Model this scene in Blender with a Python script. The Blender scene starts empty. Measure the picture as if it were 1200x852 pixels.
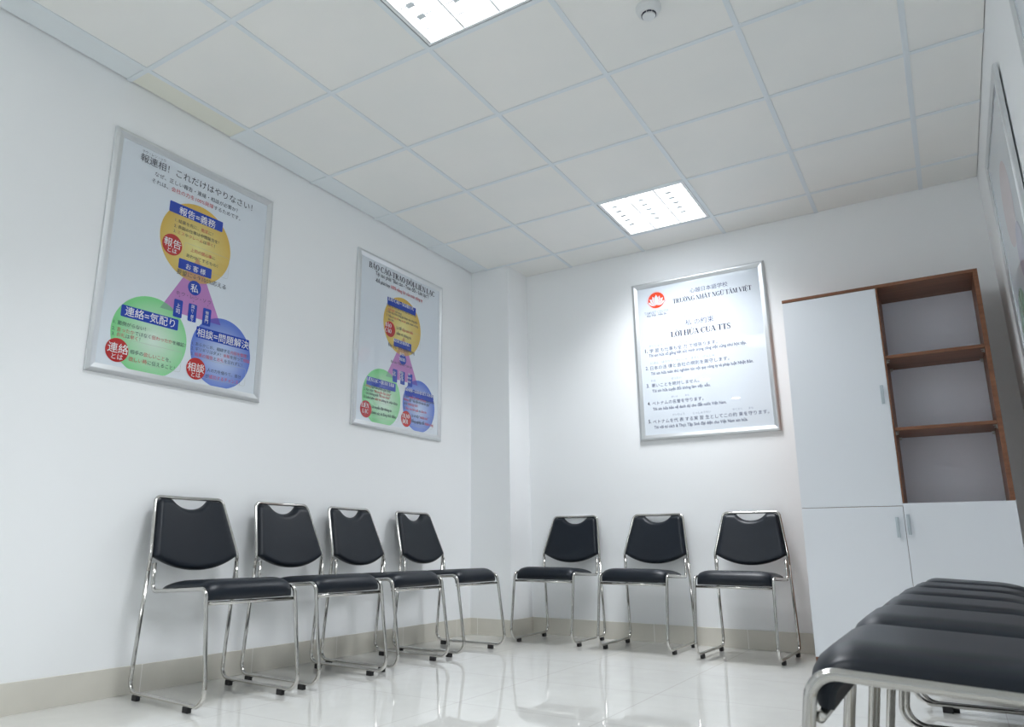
import bpy, bmesh, math, random
from mathutils import Vector, Matrix

random.seed(7)
scene = bpy.context.scene
COL = scene.collection

# ------------------------------------------------------------------ camera
cam_data = bpy.data.cameras.new('camera')
cam = bpy.data.objects.new('camera', cam_data)
COL.objects.link(cam)
RIGHT = Vector((0.8392991, 0.5436654, 0.0022151))
DOWN = Vector((-0.1387313, 0.2181064, -0.9660141))
FWD = Vector((-0.5256716, 0.8104675, 0.2584799))
EYE = Vector((3.0441, -1.6052, 0.6036))
m3 = Matrix((RIGHT, -DOWN, -FWD)).transposed()
cam.matrix_world = Matrix.Translation(EYE) @ m3.to_4x4()
cam_data.sensor_fit = 'HORIZONTAL'
cam_data.sensor_width = 36.0
cam_data.lens = 842.686 / 1200 * 36.0
cam_data.shift_x = 41.007 / 1200
cam_data.shift_y = -9.907 / 1200
cam_data.clip_start = 0.02
cam_data.dof.use_dof = True
cam_data.dof.focus_distance = 4.5
cam_data.dof.aperture_fstop = 8.0
scene.camera = cam

# ------------------------------------------------------------------ world, light level, view
world = bpy.data.worlds.new('world')
scene.world = world
world.use_nodes = True
world.node_tree.nodes['Background'].inputs[0].default_value = (0.85, 0.93, 1.0, 1)
world.node_tree.nodes['Background'].inputs[1].default_value = 0.02
TUBE_STRENGTH = 6.0
LAMP_POWER = 10.2
LAMP_SPREAD = 120
TUBE_COLOR = (0.93, 0.958, 1.0, 1)
scene.view_settings.view_transform = 'Standard'
scene.view_settings.look = 'None'
scene.view_settings.exposure = 0.88
scene.view_settings.gamma = 1.0
scene.view_settings.use_curve_mapping = False
cy = scene.cycles
cy.use_denoising = True
cy.use_adaptive_sampling = False
cy.max_bounces = 14
cy.diffuse_bounces = 14
cy.glossy_bounces = 6
cy.sample_clamp_indirect = 6.0
cy.caustics_reflective = True
cy.blur_glossy = 0.2

# ------------------------------------------------------------------ room sizes
XR = 3.4455          # right wall
YB = 3.3129          # far wall
YF = -4.3            # wall behind the viewer
H = 2.767            # ceiling
PX, PY = 0.3433, 3.007   # pillar in the far left corner
GX = 0.1523          # first ceiling bar from the left wall
T = 0.6

# ------------------------------------------------------------------ materials
def mat(name, color, rough=0.5, metal=0.0, spec=0.5, coat=0.0, coat_rough=0.03):
    m = bpy.data.materials.new(name)
    m.use_nodes = True
    b = m.node_tree.nodes['Principled BSDF']
    b.inputs['Base Color'].default_value = (*color, 1)
    b.inputs['Roughness'].default_value = rough
    b.inputs['Metallic'].default_value = metal
    b.inputs['Specular IOR Level'].default_value = spec
    b.inputs['Coat Weight'].default_value = coat
    b.inputs['Coat Roughness'].default_value = coat_rough
    return m

def bsdf(m):
    return m.node_tree.nodes['Principled BSDF']

def add_bump(m, scale, strength, dist=0.001, detail=3):
    nt = m.node_tree
    tc = nt.nodes.new('ShaderNodeTexCoord')
    n = nt.nodes.new('ShaderNodeTexNoise')
    n.inputs['Scale'].default_value = scale
    n.inputs['Detail'].default_value = detail
    bp = nt.nodes.new('ShaderNodeBump')
    bp.inputs['Strength'].default_value = strength
    bp.inputs['Distance'].default_value = dist
    nt.links.new(tc.outputs['Object'], n.inputs['Vector'])
    nt.links.new(n.outputs['Fac'], bp.inputs['Height'])
    nt.links.new(bp.outputs['Normal'], bsdf(m).inputs['Normal'])

def add_mottle(m, c1, c2, scale=(4, 4, 4), detail=4):
    nt = m.node_tree
    tc = nt.nodes.new('ShaderNodeTexCoord')
    mp = nt.nodes.new('ShaderNodeMapping')
    mp.inputs['Scale'].default_value = scale
    n = nt.nodes.new('ShaderNodeTexNoise')
    n.inputs['Scale'].default_value = 1.0
    n.inputs['Detail'].default_value = detail
    r = nt.nodes.new('ShaderNodeValToRGB')
    r.color_ramp.elements[0].position = 0.3
    r.color_ramp.elements[1].position = 0.7
    r.color_ramp.elements[0].color = (*c1, 1)
    r.color_ramp.elements[1].color = (*c2, 1)
    nt.links.new(tc.outputs['Object'], mp.inputs['Vector'])
    nt.links.new(mp.outputs['Vector'], n.inputs['Vector'])
    nt.links.new(n.outputs['Fac'], r.inputs['Fac'])
    nt.links.new(r.outputs['Color'], bsdf(m).inputs['Base Color'])
    return r

def add_joints(m, tile, joint, px, py, ox, oy, width):
    """Straight tile joints on the object's own x and y axes."""
    nt = m.node_tree
    L = nt.links.new
    tc = nt.nodes.new('ShaderNodeTexCoord')
    sep = nt.nodes.new('ShaderNodeSeparateXYZ')
    L(tc.outputs['Object'], sep.inputs[0])
    def line(sock, pitch, off):
        a = nt.nodes.new('ShaderNodeMath'); a.operation = 'SUBTRACT'
        a.inputs[1].default_value = off - pitch * 0.5
        L(sock, a.inputs[0])
        b = nt.nodes.new('ShaderNodeMath'); b.operation = 'FLOORED_MODULO'
        b.inputs[1].default_value = pitch
        L(a.outputs[0], b.inputs[0])
        c = nt.nodes.new('ShaderNodeMath'); c.operation = 'SUBTRACT'
        c.inputs[1].default_value = pitch * 0.5
        L(b.outputs[0], c.inputs[0])
        d = nt.nodes.new('ShaderNodeMath'); d.operation = 'ABSOLUTE'
        L(c.outputs[0], d.inputs[0])
        e = nt.nodes.new('ShaderNodeMath'); e.operation = 'LESS_THAN'
        e.inputs[1].default_value = width * 0.5
        L(d.outputs[0], e.inputs[0])
        return e.outputs[0]
    socks = []
    if px: socks.append(line(sep.outputs[0], px, ox))
    if py: socks.append(line(sep.outputs[1], py, oy))
    fac = socks[0]
    if len(socks) == 2:
        mx = nt.nodes.new('ShaderNodeMath'); mx.operation = 'MAXIMUM'
        L(socks[0], mx.inputs[0]); L(socks[1], mx.inputs[1])
        fac = mx.outputs[0]
    n = nt.nodes.new('ShaderNodeTexNoise')
    n.inputs['Scale'].default_value = 9.0
    n.inputs['Detail'].default_value = 6.0
    L(tc.outputs['Object'], n.inputs['Vector'])
    r = nt.nodes.new('ShaderNodeValToRGB')
    r.color_ramp.elements[0].position = 0.3
    r.color_ramp.elements[1].position = 0.7
    r.color_ramp.elements[0].color = (*[c * 0.95 for c in tile], 1)
    r.color_ramp.elements[1].color = (*tile, 1)
    L(n.outputs['Fac'], r.inputs['Fac'])
    mix = nt.nodes.new('ShaderNodeMix'); mix.data_type = 'RGBA'
    L(fac, mix.inputs[0])
    L(r.outputs['Color'], mix.inputs[6])
    mix.inputs[7].default_value = (*joint, 1)
    L(mix.outputs[2], bsdf(m).inputs['Base Color'])

M = {}
M['wall'] = mat('white_wall_paint', (0.88, 0.895, 0.905), 0.55, spec=0.3)
add_bump(M['wall'], 120, 0.05)
M['tile'] = mat('ceiling_tile', (0.70, 0.70, 0.68), 0.9, spec=0.15)
add_mottle(M['tile'], (0.83, 0.835, 0.815), (0.86, 0.855, 0.83), (3, 3, 3))
add_bump(M['tile'], 260, 0.12)
M['tile_blue'] = mat('ceiling_edge_tile', (0.76, 0.80, 0.82), 0.8, spec=0.2)
M['tile_warm'] = mat('ceiling_edge_tile_cream', (0.78, 0.78, 0.70), 0.9, spec=0.2)
M['bar'] = mat('ceiling_bar_paint', (0.74, 0.79, 0.82), 0.45)
M['floor'] = mat('polished_porcelain', (0.7, 0.7, 0.67), 0.012, spec=0.5)
bsdf(M['floor']).inputs['IOR'].default_value = 1.9
add_joints(M['floor'], (0.69, 0.69, 0.66), (0.52, 0.51, 0.48), 0.615, 0.61, 0.645, 1.615, 0.0035)
M['skirt_x'] = mat('skirting_tile_far', (0.4, 0.38, 0.33), 0.3)
add_joints(M['skirt_x'], (0.66, 0.635, 0.565), (0.86, 0.85, 0.82), 0.6, 0, 0.668, 0, 0.004)
M['skirt_y'] = mat('skirting_tile_side', (0.4, 0.38, 0.33), 0.3)
add_joints(M['skirt_y'], (0.66, 0.635, 0.565), (0.82, 0.80, 0.76), 0, 0.6, 0, 0.42, 0.004)
M['chrome'] = mat('chrome_tube', (0.56, 0.55, 0.525), 0.12, metal=1.0)
M['leather'] = mat('black_leatherette', (0.006, 0.010, 0.0165), 0.38, spec=0.31)
add_bump(M['leather'], 700, 0.10, 0.0006, 2)
M['underside'] = mat('black_board', (0.012, 0.012, 0.013), 0.7)
M['rubber'] = mat('black_rubber', (0.012, 0.012, 0.014), 0.6)
M['alu'] = mat('satin_aluminium', (0.74, 0.76, 0.775), 0.36, metal=1.0)
M['laminate'] = mat('white_laminate', (0.77, 0.80, 0.84), 0.45)
M['grey_lam'] = mat('grey_white_back_board', (0.84, 0.87, 0.97), 0.5)
M['wood'] = mat('brown_wood_laminate', (0.2, 0.08, 0.04), 0.45)
add_mottle(M['wood'], (0.17, 0.066, 0.030), (0.27, 0.112, 0.055), (3, 40, 60))
M['steel'] = mat('brushed_handle', (0.50, 0.56, 0.60), 0.35, metal=0.7)
M['zinc'] = mat('zinc_bracket', (0.6, 0.6, 0.58), 0.35, metal=1.0)
M['lamp_white'] = mat('white_enamel', (0.85, 0.87, 0.88), 0.35)
M['reflector'] = mat('bright_reflector', (0.95, 0.96, 0.97), 0.35, metal=0.0)
M['plastic'] = mat('white_plastic', (0.74, 0.76, 0.77), 0.4)
M['slot'] = mat('dark_slot', (0.02, 0.02, 0.05), 0.7)

def emissive(name, color, strength):
    m = bpy.data.materials.new(name)
    m.use_nodes = True
    nt = m.node_tree
    nt.nodes.clear()
    o = nt.nodes.new('ShaderNodeOutputMaterial')
    e = nt.nodes.new('ShaderNodeEmission')
    e.inputs[0].default_value = color
    e.inputs[1].default_value = strength
    nt.links.new(e.outputs[0], o.inputs[0])
    m.cycles.emission_sampling = 'FRONT'
    return m
M['tube'] = emissive('lit_lamp_panel', TUBE_COLOR, TUBE_STRENGTH)
M['bulb'] = emissive('downlight_glow', TUBE_COLOR, 30.0)

# ------------------------------------------------------------------ mesh helpers
def link_mesh(name, bm, material, parent=None, smooth=False, recalc=True):
    if recalc:
        bmesh.ops.recalc_face_normals(bm, faces=bm.faces[:])
    me = bpy.data.meshes.new(name)
    if smooth:
        for f in bm.faces: f.smooth = True
    bm.to_mesh(me)
    bm.free()
    mats = material if isinstance(material, (list, tuple)) else [material]
    for mm in mats: me.materials.append(mm)
    o = bpy.data.objects.new(name, me)
    COL.objects.link(o)
    if parent: o.parent = parent
    return o

def smooth_by_angle(o, deg=35):
    me = o.data
    for p in me.polygons: p.use_smooth = True
    me.set_sharp_from_angle(angle=math.radians(deg))

def box(bm, x0, x1, y0, y1, z0, z1, mi=0, bevel=0.0):
    vs = [bm.verts.new((x, y, z)) for x in (x0, x1) for y in (y0, y1) for z in (z0, z1)]
    idx = [(0, 1, 3, 2), (4, 6, 7, 5), (0, 4, 5, 1), (2, 3, 7, 6), (0, 2, 6, 4), (1, 5, 7, 3)]
    fs = [bm.faces.new([vs[i] for i in f]) for f in idx]
    for f in fs: f.material_index = mi
    if bevel:
        es = list({e for f in fs for e in f.edges})
        bmesh.ops.bevel(bm, geom=es, offset=bevel, segments=2, affect='EDGES', profile=0.6)

def structure(o, label=None):
    o['kind'] = 'structure'
    if label: o['label'] = label
    return o

def thing(name, label, cat, group=None, matrix=None):
    o = bpy.data.objects.new(name, None)
    o.empty_display_size = 0.1
    COL.objects.link(o)
    if matrix is not None: o.matrix_world = matrix
    o['label'] = label
    o['category'] = cat
    if group: o['group'] = group
    return o

def fillet(pts, radii, n=7):
    """Rounded polyline: corner k of pts is replaced by an arc of radii[k]."""
    pts = [Vector(p) for p in pts]
    out = [pts[0]]
    for k in range(1, len(pts) - 1):
        p, a, b = pts[k], pts[k - 1], pts[k + 1]
        u, v = (a - p).normalized(), (b - p).normalized()
        ang = u.angle(v)
        r = radii[k]
        if r <= 0 or ang > math.pi - 0.02:
            out.append(p); continue
        d = r / math.tan(ang / 2)
        c = p + (u + v).normalized() * (r / math.sin(ang / 2))
        s, e = p + u * d - c, p + v * d - c
        tot = s.angle(e)
        for i in range(n + 1):
            t = i / n
            w = (s * math.sin((1 - t) * tot) + e * math.sin(t * tot)) / math.sin(tot)
            out.append(c + w)
    out.append(pts[-1])
    return out

def tube(bm, pts, r, seg=12, caps=True):
    pts = [Vector(p) for p in pts]
    n = len(pts)
    tan = []
    for i in range(n):
        a = pts[max(i - 1, 0)]; b = pts[min(i + 1, n - 1)]
        tan.append((b - a).normalized())
    ref = Vector((0, 0, 1)) if abs(tan[0].z) < 0.9 else Vector((1, 0, 0))
    nrm = tan[0].cross(ref).normalized()
    rings = []
    for i in range(n):
        if i:
            q = tan[i - 1].rotation_difference(tan[i])
            nrm = (q @ nrm).normalized()
        bi = tan[i].cross(nrm).normalized()
        rings.append([bm.verts.new(pts[i] + r * (math.cos(2 * math.pi * k / seg) * nrm + math.sin(2 * math.pi * k / seg) * bi)) for k in range(seg)])
    for i in range(n - 1):
        for k in range(seg):
            k2 = (k + 1) % seg
            bm.faces.new((rings[i][k], rings[i][k2], rings[i + 1][k2], rings[i + 1][k]))
    if caps:
        bm.faces.new(rings[0][::-1]); bm.faces.new(rings[-1])

def lathe(bm, prof, seg=32, mi=0, center=(0, 0, 0)):
    """prof: list of (radius, z); closed at the ends when radius is 0."""
    c = Vector(center)
    rings = []
    for r, z in prof:
        if r < 1e-6: rings.append([bm.verts.new(c + Vector((0, 0, z)))])
        else: rings.append([bm.verts.new(c + Vector((r * math.cos(2 * math.pi * k / seg), r * math.sin(2 * math.pi * k / seg), z))) for k in range(seg)])
    for a, b in zip(rings, rings[1:]):
        for k in range(seg):
            k2 = (k + 1) % seg
            if len(a) == 1: f = bm.faces.new((a[0], b[k2], b[k]))
            elif len(b) == 1: f = bm.faces.new((a[k], a[k2], b[0]))
            else: f = bm.faces.new((a[k], a[k2], b[k2], b[k]))
            f.material_index = mi

# ------------------------------------------------------------------ the room
bm = bmesh.new(); box(bm, -0.1, XR + 0.1, YF - 0.1, YB + 0.1, -0.1, 0.0)
structure(link_mesh('floor', bm, M['floor']), 'pale glossy porcelain tile floor')
bm = bmesh.new(); box(bm, -0.12, 0.0, YF - 0.1, YB + 0.12, 0.0, H + 0.25)
structure(link_mesh('wall_left', bm, M['wall']), 'plain white wall with two framed posters')
bm = bmesh.new(); box(bm, 0.0, XR, YB, YB + 0.12, 0.0, H + 0.25)
structure(link_mesh('wall_far', bm, M['wall']), 'plain white far wall')
bm = bmesh.new(); box(bm, XR, XR + 0.12, YF - 0.1, YB + 0.12, 0.0, H + 0.25)
structure(link_mesh('wall_right', bm, M['wall']), 'plain white wall on the right')
bm = bmesh.new(); box(bm, 0.0, XR, YF - 0.12, YF, 0.0, H + 0.25)
structure(link_mesh('wall_near', bm, M['wall']), 'plain white wall behind the viewer')
bm = bmesh.new(); box(bm, 0.0, PX, PY, YB, 0.0, H + 0.2)
structure(link_mesh('wall_pillar', bm, M['wall']), 'square white pillar boxed into the far left corner')

# skirting
SK, SH = 0.010, 0.113
bm = bmesh.new(); box(bm, 0.0, SK, YF, PY - SK, 0.0, SH, bevel=0.0015)
structure(link_mesh('baseboard_left', bm, M['skirt_y']), 'beige tile skirting along the left wall')
bm = bmesh.new(); box(bm, PX, XR, YB - SK, YB, 0.0, SH, bevel=0.0015)
structure(link_mesh('baseboard_far', bm, M['skirt_x']), 'beige tile skirting along the far wall')
bm = bmesh.new(); box(bm, XR - SK, XR, YF, YB - SK, 0.0, SH, bevel=0.0015)
structure(link_mesh('baseboard_right', bm, M['skirt_y']), 'beige tile skirting along the right wall')
bm = bmesh.new()
box(bm, 0.0, PX + SK, PY - SK, PY, 0.0, SH, bevel=0.0015)
box(bm, PX, PX + SK, PY, YB - SK, 0.0, SH, bevel=0.0015)
structure(link_mesh('baseboard_pillar', bm, M['skirt_x']), 'beige tile skirting around the pillar')

# ceiling: lay-in tiles over a grid of painted bars
xs = [0.007] + [GX + T * k for k in range(6)] + [XR - 0.002]
j0 = -7
ys = [YF] + [T * j for j in range(j0, 6)] + [YB - 0.002]
LAMP_CELLS = [(1.3523, 2.4), (1.3523, 0.0), (1.3523, -2.4)]
def is_lamp(x0, y0):
    return any(abs(x0 - a) < 0.01 and abs(y0 - b) < 0.01 for a, b in LAMP_CELLS)
HB = 0.012            # half the width of a bar
bm = bmesh.new()
for i in range(len(xs) - 1):
    for j in range(len(ys) - 1):
        x0, x1, y0, y1 = xs[i], xs[i + 1], ys[j], ys[j + 1]
        if is_lamp(x0, y0) or x1 - x0 < 0.02 or y1 - y0 < 0.02: continue
        mi = 0
        if i == 0: mi = 2 if abs(y0) < 0.01 else 1
        e = 0.0015
        if i == 0 and y1 > PY: continue
        box(bm, x0 + e, x1 - e, y0 + e, y1 - e, H + 0.004, H + 0.018, mi)
structure(link_mesh('ceiling', bm, [M['tile'], M['tile_blue'], M['tile_warm']]), 'white lay-in tile ceiling')
bm = bmesh.new()
for x in xs[1:-1]:
    box(bm, x - HB, x + HB, YF, YB - 0.001, H, H + 0.0035)
for y in ys[1:-1]:
    for x0, x1 in zip(xs, xs[1:]):
        a = x0 + HB if x0 > 0.01 else 0.002
        b = x1 - HB if x1 < XR - 0.01 else x1
        if y > PY - 0.02 and b < PX: continue
        box(bm, a, b, y - HB, y + HB, H, H + 0.0035)
structure(link_mesh('trim_ceiling_bars', bm, M['bar']), 'pale grey ceiling grid bars')
bm = bmesh.new(); box(bm, -0.1, XR + 0.1, YF - 0.1, YB + 0.1, H + 0.25, H + 0.3)
structure(link_mesh('ceiling_slab', bm, M['underside']), 'concrete slab above the lay-in ceiling')

# ------------------------------------------------------------------ ceiling lamps
R = math.radians
def make_troffer(x0, y0, label):
    cx, cyy = x0 + T / 2, y0 + T / 2
    t = thing('ceiling_light', label, 'ceiling light', 'louvred ceiling lights', Matrix.Translation((cx, cyy, H)))
    h = 0.288 - 0.004
    # tray: rim and sloped housing (open below)
    bm = bmesh.new()
    ring = lambda a, z: [bm.verts.new((sx * a, sy * a, z)) for sx, sy in ((-1, -1), (1, -1), (1, 1), (-1, 1))]
    loops = [ring(h, 0.0045), ring(h, 0.0015), ring(h - 0.012, 0.0015), ring(h - 0.012, 0.085), ring(h, 0.085)]
    for a, b in zip(loops, loops[1:]):
        for k in range(4):
            bm.faces.new((a[k], a[(k + 1) % 4], b[(k + 1) % 4], b[k]))
    for k in range(4):
        bm.faces.new((loops[4][k], loops[4][(k + 1) % 4], loops[0][(k + 1) % 4], loops[0][k]))
    bm.faces.new(loops[3]); 
    link_mesh('housing', bm, M['lamp_white'], t)
    a = h - 0.0135
    # louvre: two long dividers and side cheeks, crossed by short blades
    bm = bmesh.new()
    w = 2 * a / 3
    for k in range(4):
        x = -a + w * k
        lo, hi = 0.003, 0.062
        half_lo, half_hi = (0.0050, 0.0015)
        xl0, xl1 = (x - half_lo if k else x), (x + half_lo if k < 3 else x)
        xh0, xh1 = (x - half_hi if k else x), (x + half_hi if k < 3 else x)
        v = [bm.verts.new(p) for p in ((xl0, -a, lo), (xl1, -a, lo), (xh1, -a, hi), (xh0, -a, hi), (xl0, a, lo), (xl1, a, lo), (xh1, a, hi), (xh0, a, hi))]
        for f in ((0, 3, 2, 1), (4, 5, 6, 7), (0, 1, 5, 4), (2, 3, 7, 6), (1, 2, 6, 5), (0, 4, 7, 3)):
            bm.faces.new([v[i] for i in f])
    link_mesh('reflector', bm, M['reflector'], t)
    for k in range(3):
        xa, xb = -a + w * k + 0.011, -a + w * (k + 1) - 0.011
        bm = bmesh.new()
        nb = 7
        for q in range(1, nb):
            y = -a + 2 * a * q / nb
            v = [bm.verts.new(p) for p in ((xa, y - 0.0035, 0.004), (xb, y - 0.0035, 0.004), (xb, y + 0.0035, 0.004), (xa, y + 0.0035, 0.004),
                                           (xa - 0.008, y - 0.001, 0.060), (xb + 0.008, y - 0.001, 0.060), (xb + 0.008, y + 0.001, 0.060), (xa - 0.008, y + 0.001, 0.060))]
            for f in ((0, 3, 2, 1), (4, 5, 6, 7), (0, 1, 5, 4), (1, 2, 6, 5), (2, 3, 7, 6), (3, 0, 4, 7)):
                bm.faces.new([v[i] for i in f])
            if q < nb - 1: box(bm, (xa + xb) / 2 - 0.040, (xa + xb) / 2 - 0.004, y - 0.014, y + 0.014, 0.0008, 0.0038, 1)  # grey plates added under the blades to draw dark reflection specks
        link_mesh('louvre_blades', bm, [M['reflector'], M['bar']], t)
        bm = bmesh.new()
        x = -a + w * (k + 0.5)
        box(bm, x - w / 2 + 0.003, x + w / 2 - 0.003, -a + 0.002, a - 0.002, 0.066, 0.074, 1)
        bm.faces.ensure_lookup_table()
        min(bm.faces, key=lambda f: f.calc_center_median().z).material_index = 0
        link_mesh('lit_lamp_panel', bm, [M['tube'], M['lamp_white']], t)
    # the lamp's own light, kept to the cone the louvre lets through
    ld = bpy.data.lights.new('lamp_light', 'AREA')
    ld.shape = 'SQUARE'
    ld.size = 2 * a - 0.01
    ld.energy = LAMP_POWER
    ld.color = TUBE_COLOR[:3]
    ld.spread = R(LAMP_SPREAD)
    lo_ = bpy.data.objects.new('lamp_light', ld)
    COL.objects.link(lo_)
    lo_.parent = t
    lo_.location = (0, 0, 0.0)
    return t
make_troffer(*LAMP_CELLS[0], 'square louvred ceiling light near the far wall, above the framed promise notice')
make_troffer(*LAMP_CELLS[1], 'square louvred ceiling light cut off by the top edge of the picture')
make_troffer(*LAMP_CELLS[2], 'square louvred ceiling light behind the viewer, out of view')  # unseen lamp, continues the row at the spacing of the other two

# round downlights by the left wall, seen mirrored in the notice on the far wall
def make_downlight(x, y, label):
    t = thing('downlight', label, 'downlight', 'round downlights behind the viewer', Matrix.Translation((x, y, H)))
    bm = bmesh.new()
    lathe(bm, [(0.058, 0.0), (0.075, -0.004), (0.078, 0.0), (0.078, 0.0035), (0.058, 0.0035), (0.058, 0.0)], 28)
    link_mesh('trim_ring', bm, M['lamp_white'], t, smooth=True)
    bm = bmesh.new()
    lathe(bm, [(0.0, -0.001), (0.057, -0.001), (0.057, 0.003), (0.0, 0.003)], 28)
    link_mesh('diffuser', bm, M['bulb'], t)
make_downlight(0.52, -1.25, 'round ceiling downlight nearest the viewer, by the left wall')
make_downlight(0.56, -2.72, 'round ceiling downlight farther behind the viewer')

# ------------------------------------------------------------------ smoke detector
sd = thing('smoke_detector', 'round white smoke detector on the ceiling', 'smoke detector', None, Matrix.Translation((2.272, 0.885, H + 0.004)))
bm = bmesh.new()
lathe(bm, [(0.0, 0.0), (0.052, 0.0), (0.052, -0.012), (0.050, -0.016), (0.046, -0.018), (0.045, -0.026), (0.040, -0.034), (0.030, -0.037), (0.0, -0.037)], 40)
base = link_mesh('housing', bm, M['plastic'], sd); smooth_by_angle(base, 40)
bm = bmesh.new()
for k in range(8):
    a0 = math.pi / 4 * k + 0.06; a1 = math.pi / 4 * (k + 1) - 0.06
    prev = None
    for i in range(7):
        an = a0 + (a1 - a0) * i / 6
        c, s = math.cos(an), math.sin(an)
        r = [bm.verts.new((rr * c, rr * s, z)) for rr, z in ((0.0265, -0.0355), (0.0305, -0.0355), (0.0300, -0.0425), (0.0265, -0.0425))]
        if prev:
            for q in range(4): bm.faces.new((prev[q], prev[(q + 1) % 4], r[(q + 1) % 4], r[q]))
        else: bm.faces.new(r)
        prev = r
    bm.faces.new(prev[::-1])
link_mesh('smoke_slot', bm, M['slot'], sd)
bm = bmesh.new()
lathe(bm, [(0.0, -0.036), (0.0262, -0.036), (0.0275, -0.042), (0.0262, -0.047), (0.020, -0.049), (0.0, -0.049)], 36)
cap = link_mesh('sensor_cap', bm, M['plastic'], sd); smooth_by_angle(cap, 40)
bm = bmesh.new(); lathe(bm, [(0.0, -0.0185), (0.0022, -0.0185), (0.0022, -0.029), (0.0, -0.029)], 10, center=(-0.0405, 0.012, 0))
link_mesh('indicator_light', bm, M['slot'], sd)

# ------------------------------------------------------------------ the visitor chair (sits looking along +y of its own axes)
TR = 0.0085
def build_chair(name, label, group):
    root = thing(name, label, 'chair', group)
    # one bent tube on each side: rear leg, floor runner, front leg, seat rail, stub welded to the rear leg
    for s in (-1, 1):
        bm = bmesh.new()
        rear_top = (s * 0.2165, -0.0195, 0.505)
        path = [rear_top, (s * 0.218, -0.060, 0.0265), (s * 0.218, 0.474, 0.0265), (s * 0.2165, 0.411, 0.4465), (s * 0.2055, 0.010, 0.4225), (s * 0.2035, 0.002, 0.538)]
        tube(bm, fillet(path, [0, 0.048, 0.058, 0.036, 0.034, 0], 8), TR, 12)
        leg = link_mesh('leg', bm, M['chrome'], root, smooth=True)
        for d in (0.0, 0.362):
            bm = bmesh.new()
            box(bm, s * 0.218 - 0.0095, s * 0.218 + 0.0095, d - 0.0175, d + 0.0175, 0.0, 0.0215, bevel=0.003)
            link_mesh('foot_pad', bm, M['rubber'], leg)
    # back hoop
    bm = bmesh.new()
    hoop = [(-0.2165, -0.0195, 0.505), (-0.2155, -0.0145, 0.568), (-0.169, -0.108, 0.822), (0.0, -0.114, 0.8205), (0.169, -0.108, 0.822), (0.2155, -0.0145, 0.568), (0.2165, -0.0195, 0.505)]
    tube(bm, fillet(hoop, [0, 0.06, 0.030, 0.6, 0.030, 0.06, 0], 8), TR, 12)
    link_mesh('back_hoop', bm, M['chrome'], root, smooth=True)
    # cross bars under the seat
    bm = bmesh.new()
    tube(bm, [(-0.2105, 0.4075, 0.3900), (0.2105, 0.4075, 0.3900)], 0.0075, 10)
    link_mesh('front_crossbar', bm, M['chrome'], root, smooth=True)
    bm = bmesh.new()
    tube(bm, [(-0.207, 0.09, 0.425), (0.207, 0.09, 0.425)], 0.007, 10)
    link_mesh('rear_crossbar', bm, M['chrome'], root, smooth=True)

    # seat cushion: a padded sheet that rolls over the front bar
    prof = fillet([(0, 0.036, 0.4275), (0, 0.10, 0.4275), (0, 0.388, 0.4430), (0, 0.3975, 0.400)], [0, 0.05, 0.030, 0], 8)
    # resample the profile evenly
    def resample(pts, n):
        ds = [0.0]
        for a, b in zip(pts, pts[1:]): ds.append(ds[-1] + (b - a).length)
        out = []
        for i in range(n + 1):
            g = (1 - math.cos(math.pi * i / n)) / 2 * ds[-1] if False else ds[-1] * i / n
            k = max(j for j in range(len(ds)) if ds[j] <= g + 1e-9)
            k = min(k, len(pts) - 2)
            u = (g - ds[k]) / (ds[k + 1] - ds[k])
            out.append(pts[k].lerp(pts[k + 1], u))
        return out, ds[-1]
    N, K = 44, 30
    base, L = resample(prof, N)
    bm = bmesh.new()
    top, bot = [], []
    for i in range(N + 1):
        a = base[max(i - 1, 0)]; b = base[min(i + 1, N)]
        tg = (b - a).normalized()
        nr = Vector((0, -tg.z, tg.y))
        g = L * i / N
        rt, rb = [], []
        for k in range(K + 1):
            s = math.sin(math.pi / 2 * (2 * k / K - 1))
            hw = 0.2075 - 0.030 * max(0.0, 1 - g / 0.09) ** 2
            u = s * hw
            e_side = (1 - abs(s)) * hw
            def dome(e, r):
                q = min(e / r, 1.0)
                return math.sqrt(max(0.0, 1 - (1 - q) ** 2))
            h = 0.0385 * (0.20 + 0.80 * dome(e_side, 0.085)) * min(1.0, e_side / 0.004) ** 0.5 * dome(g, 0.12) * (0.55 + 0.45 * dome(L - g, 0.075))
            p = base[i] + nr * h
            rt.append(bm.verts.new((u, p.y, p.z)))
            q = base[i] - nr * 0.007
            rb.append(bm.verts.new((u * 0.97, q.y, q.z)))
        top.append(rt); bot.append(rb)
    for i in range(N):
        for k in range(K):
            bm.faces.new((top[i][k], top[i][k + 1], top[i + 1][k + 1], top[i + 1][k]))
            f = bm.faces.new((bot[i][k], bot[i + 1][k], bot[i + 1][k + 1], bot[i][k + 1])); f.material_index = 1
        for k, sg in ((0, 1), (K, -1)):
            f = bm.faces.new((top[i][k], top[i + 1][k], bot[i + 1][k], bot[i][k]) if sg > 0 else (top[i][k], bot[i][k], bot[i + 1][k], top[i + 1][k]))
    for i in (0, N):
        for k in range(K):
            bm.faces.new((top[i][k], bot[i][k], bot[i][k + 1], top[i][k + 1]))
    seat = link_mesh('seat', bm, [M['leather'], M['underside']], root)
    smooth_by_angle(seat, 50)

    # back cushion filling the hoop, with a hand hole scooped out under the top bar
    N, K = 30, 36
    bm = bmesh.new()
    front, back = [], []
    half = lambda z: 0.2075 - (z - 0.565) * (0.2075 - 0.1615) / (0.815 - 0.565)
    plane = lambda z: -0.0155 - (z - 0.568) * 0.0935 / 0.254
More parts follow.
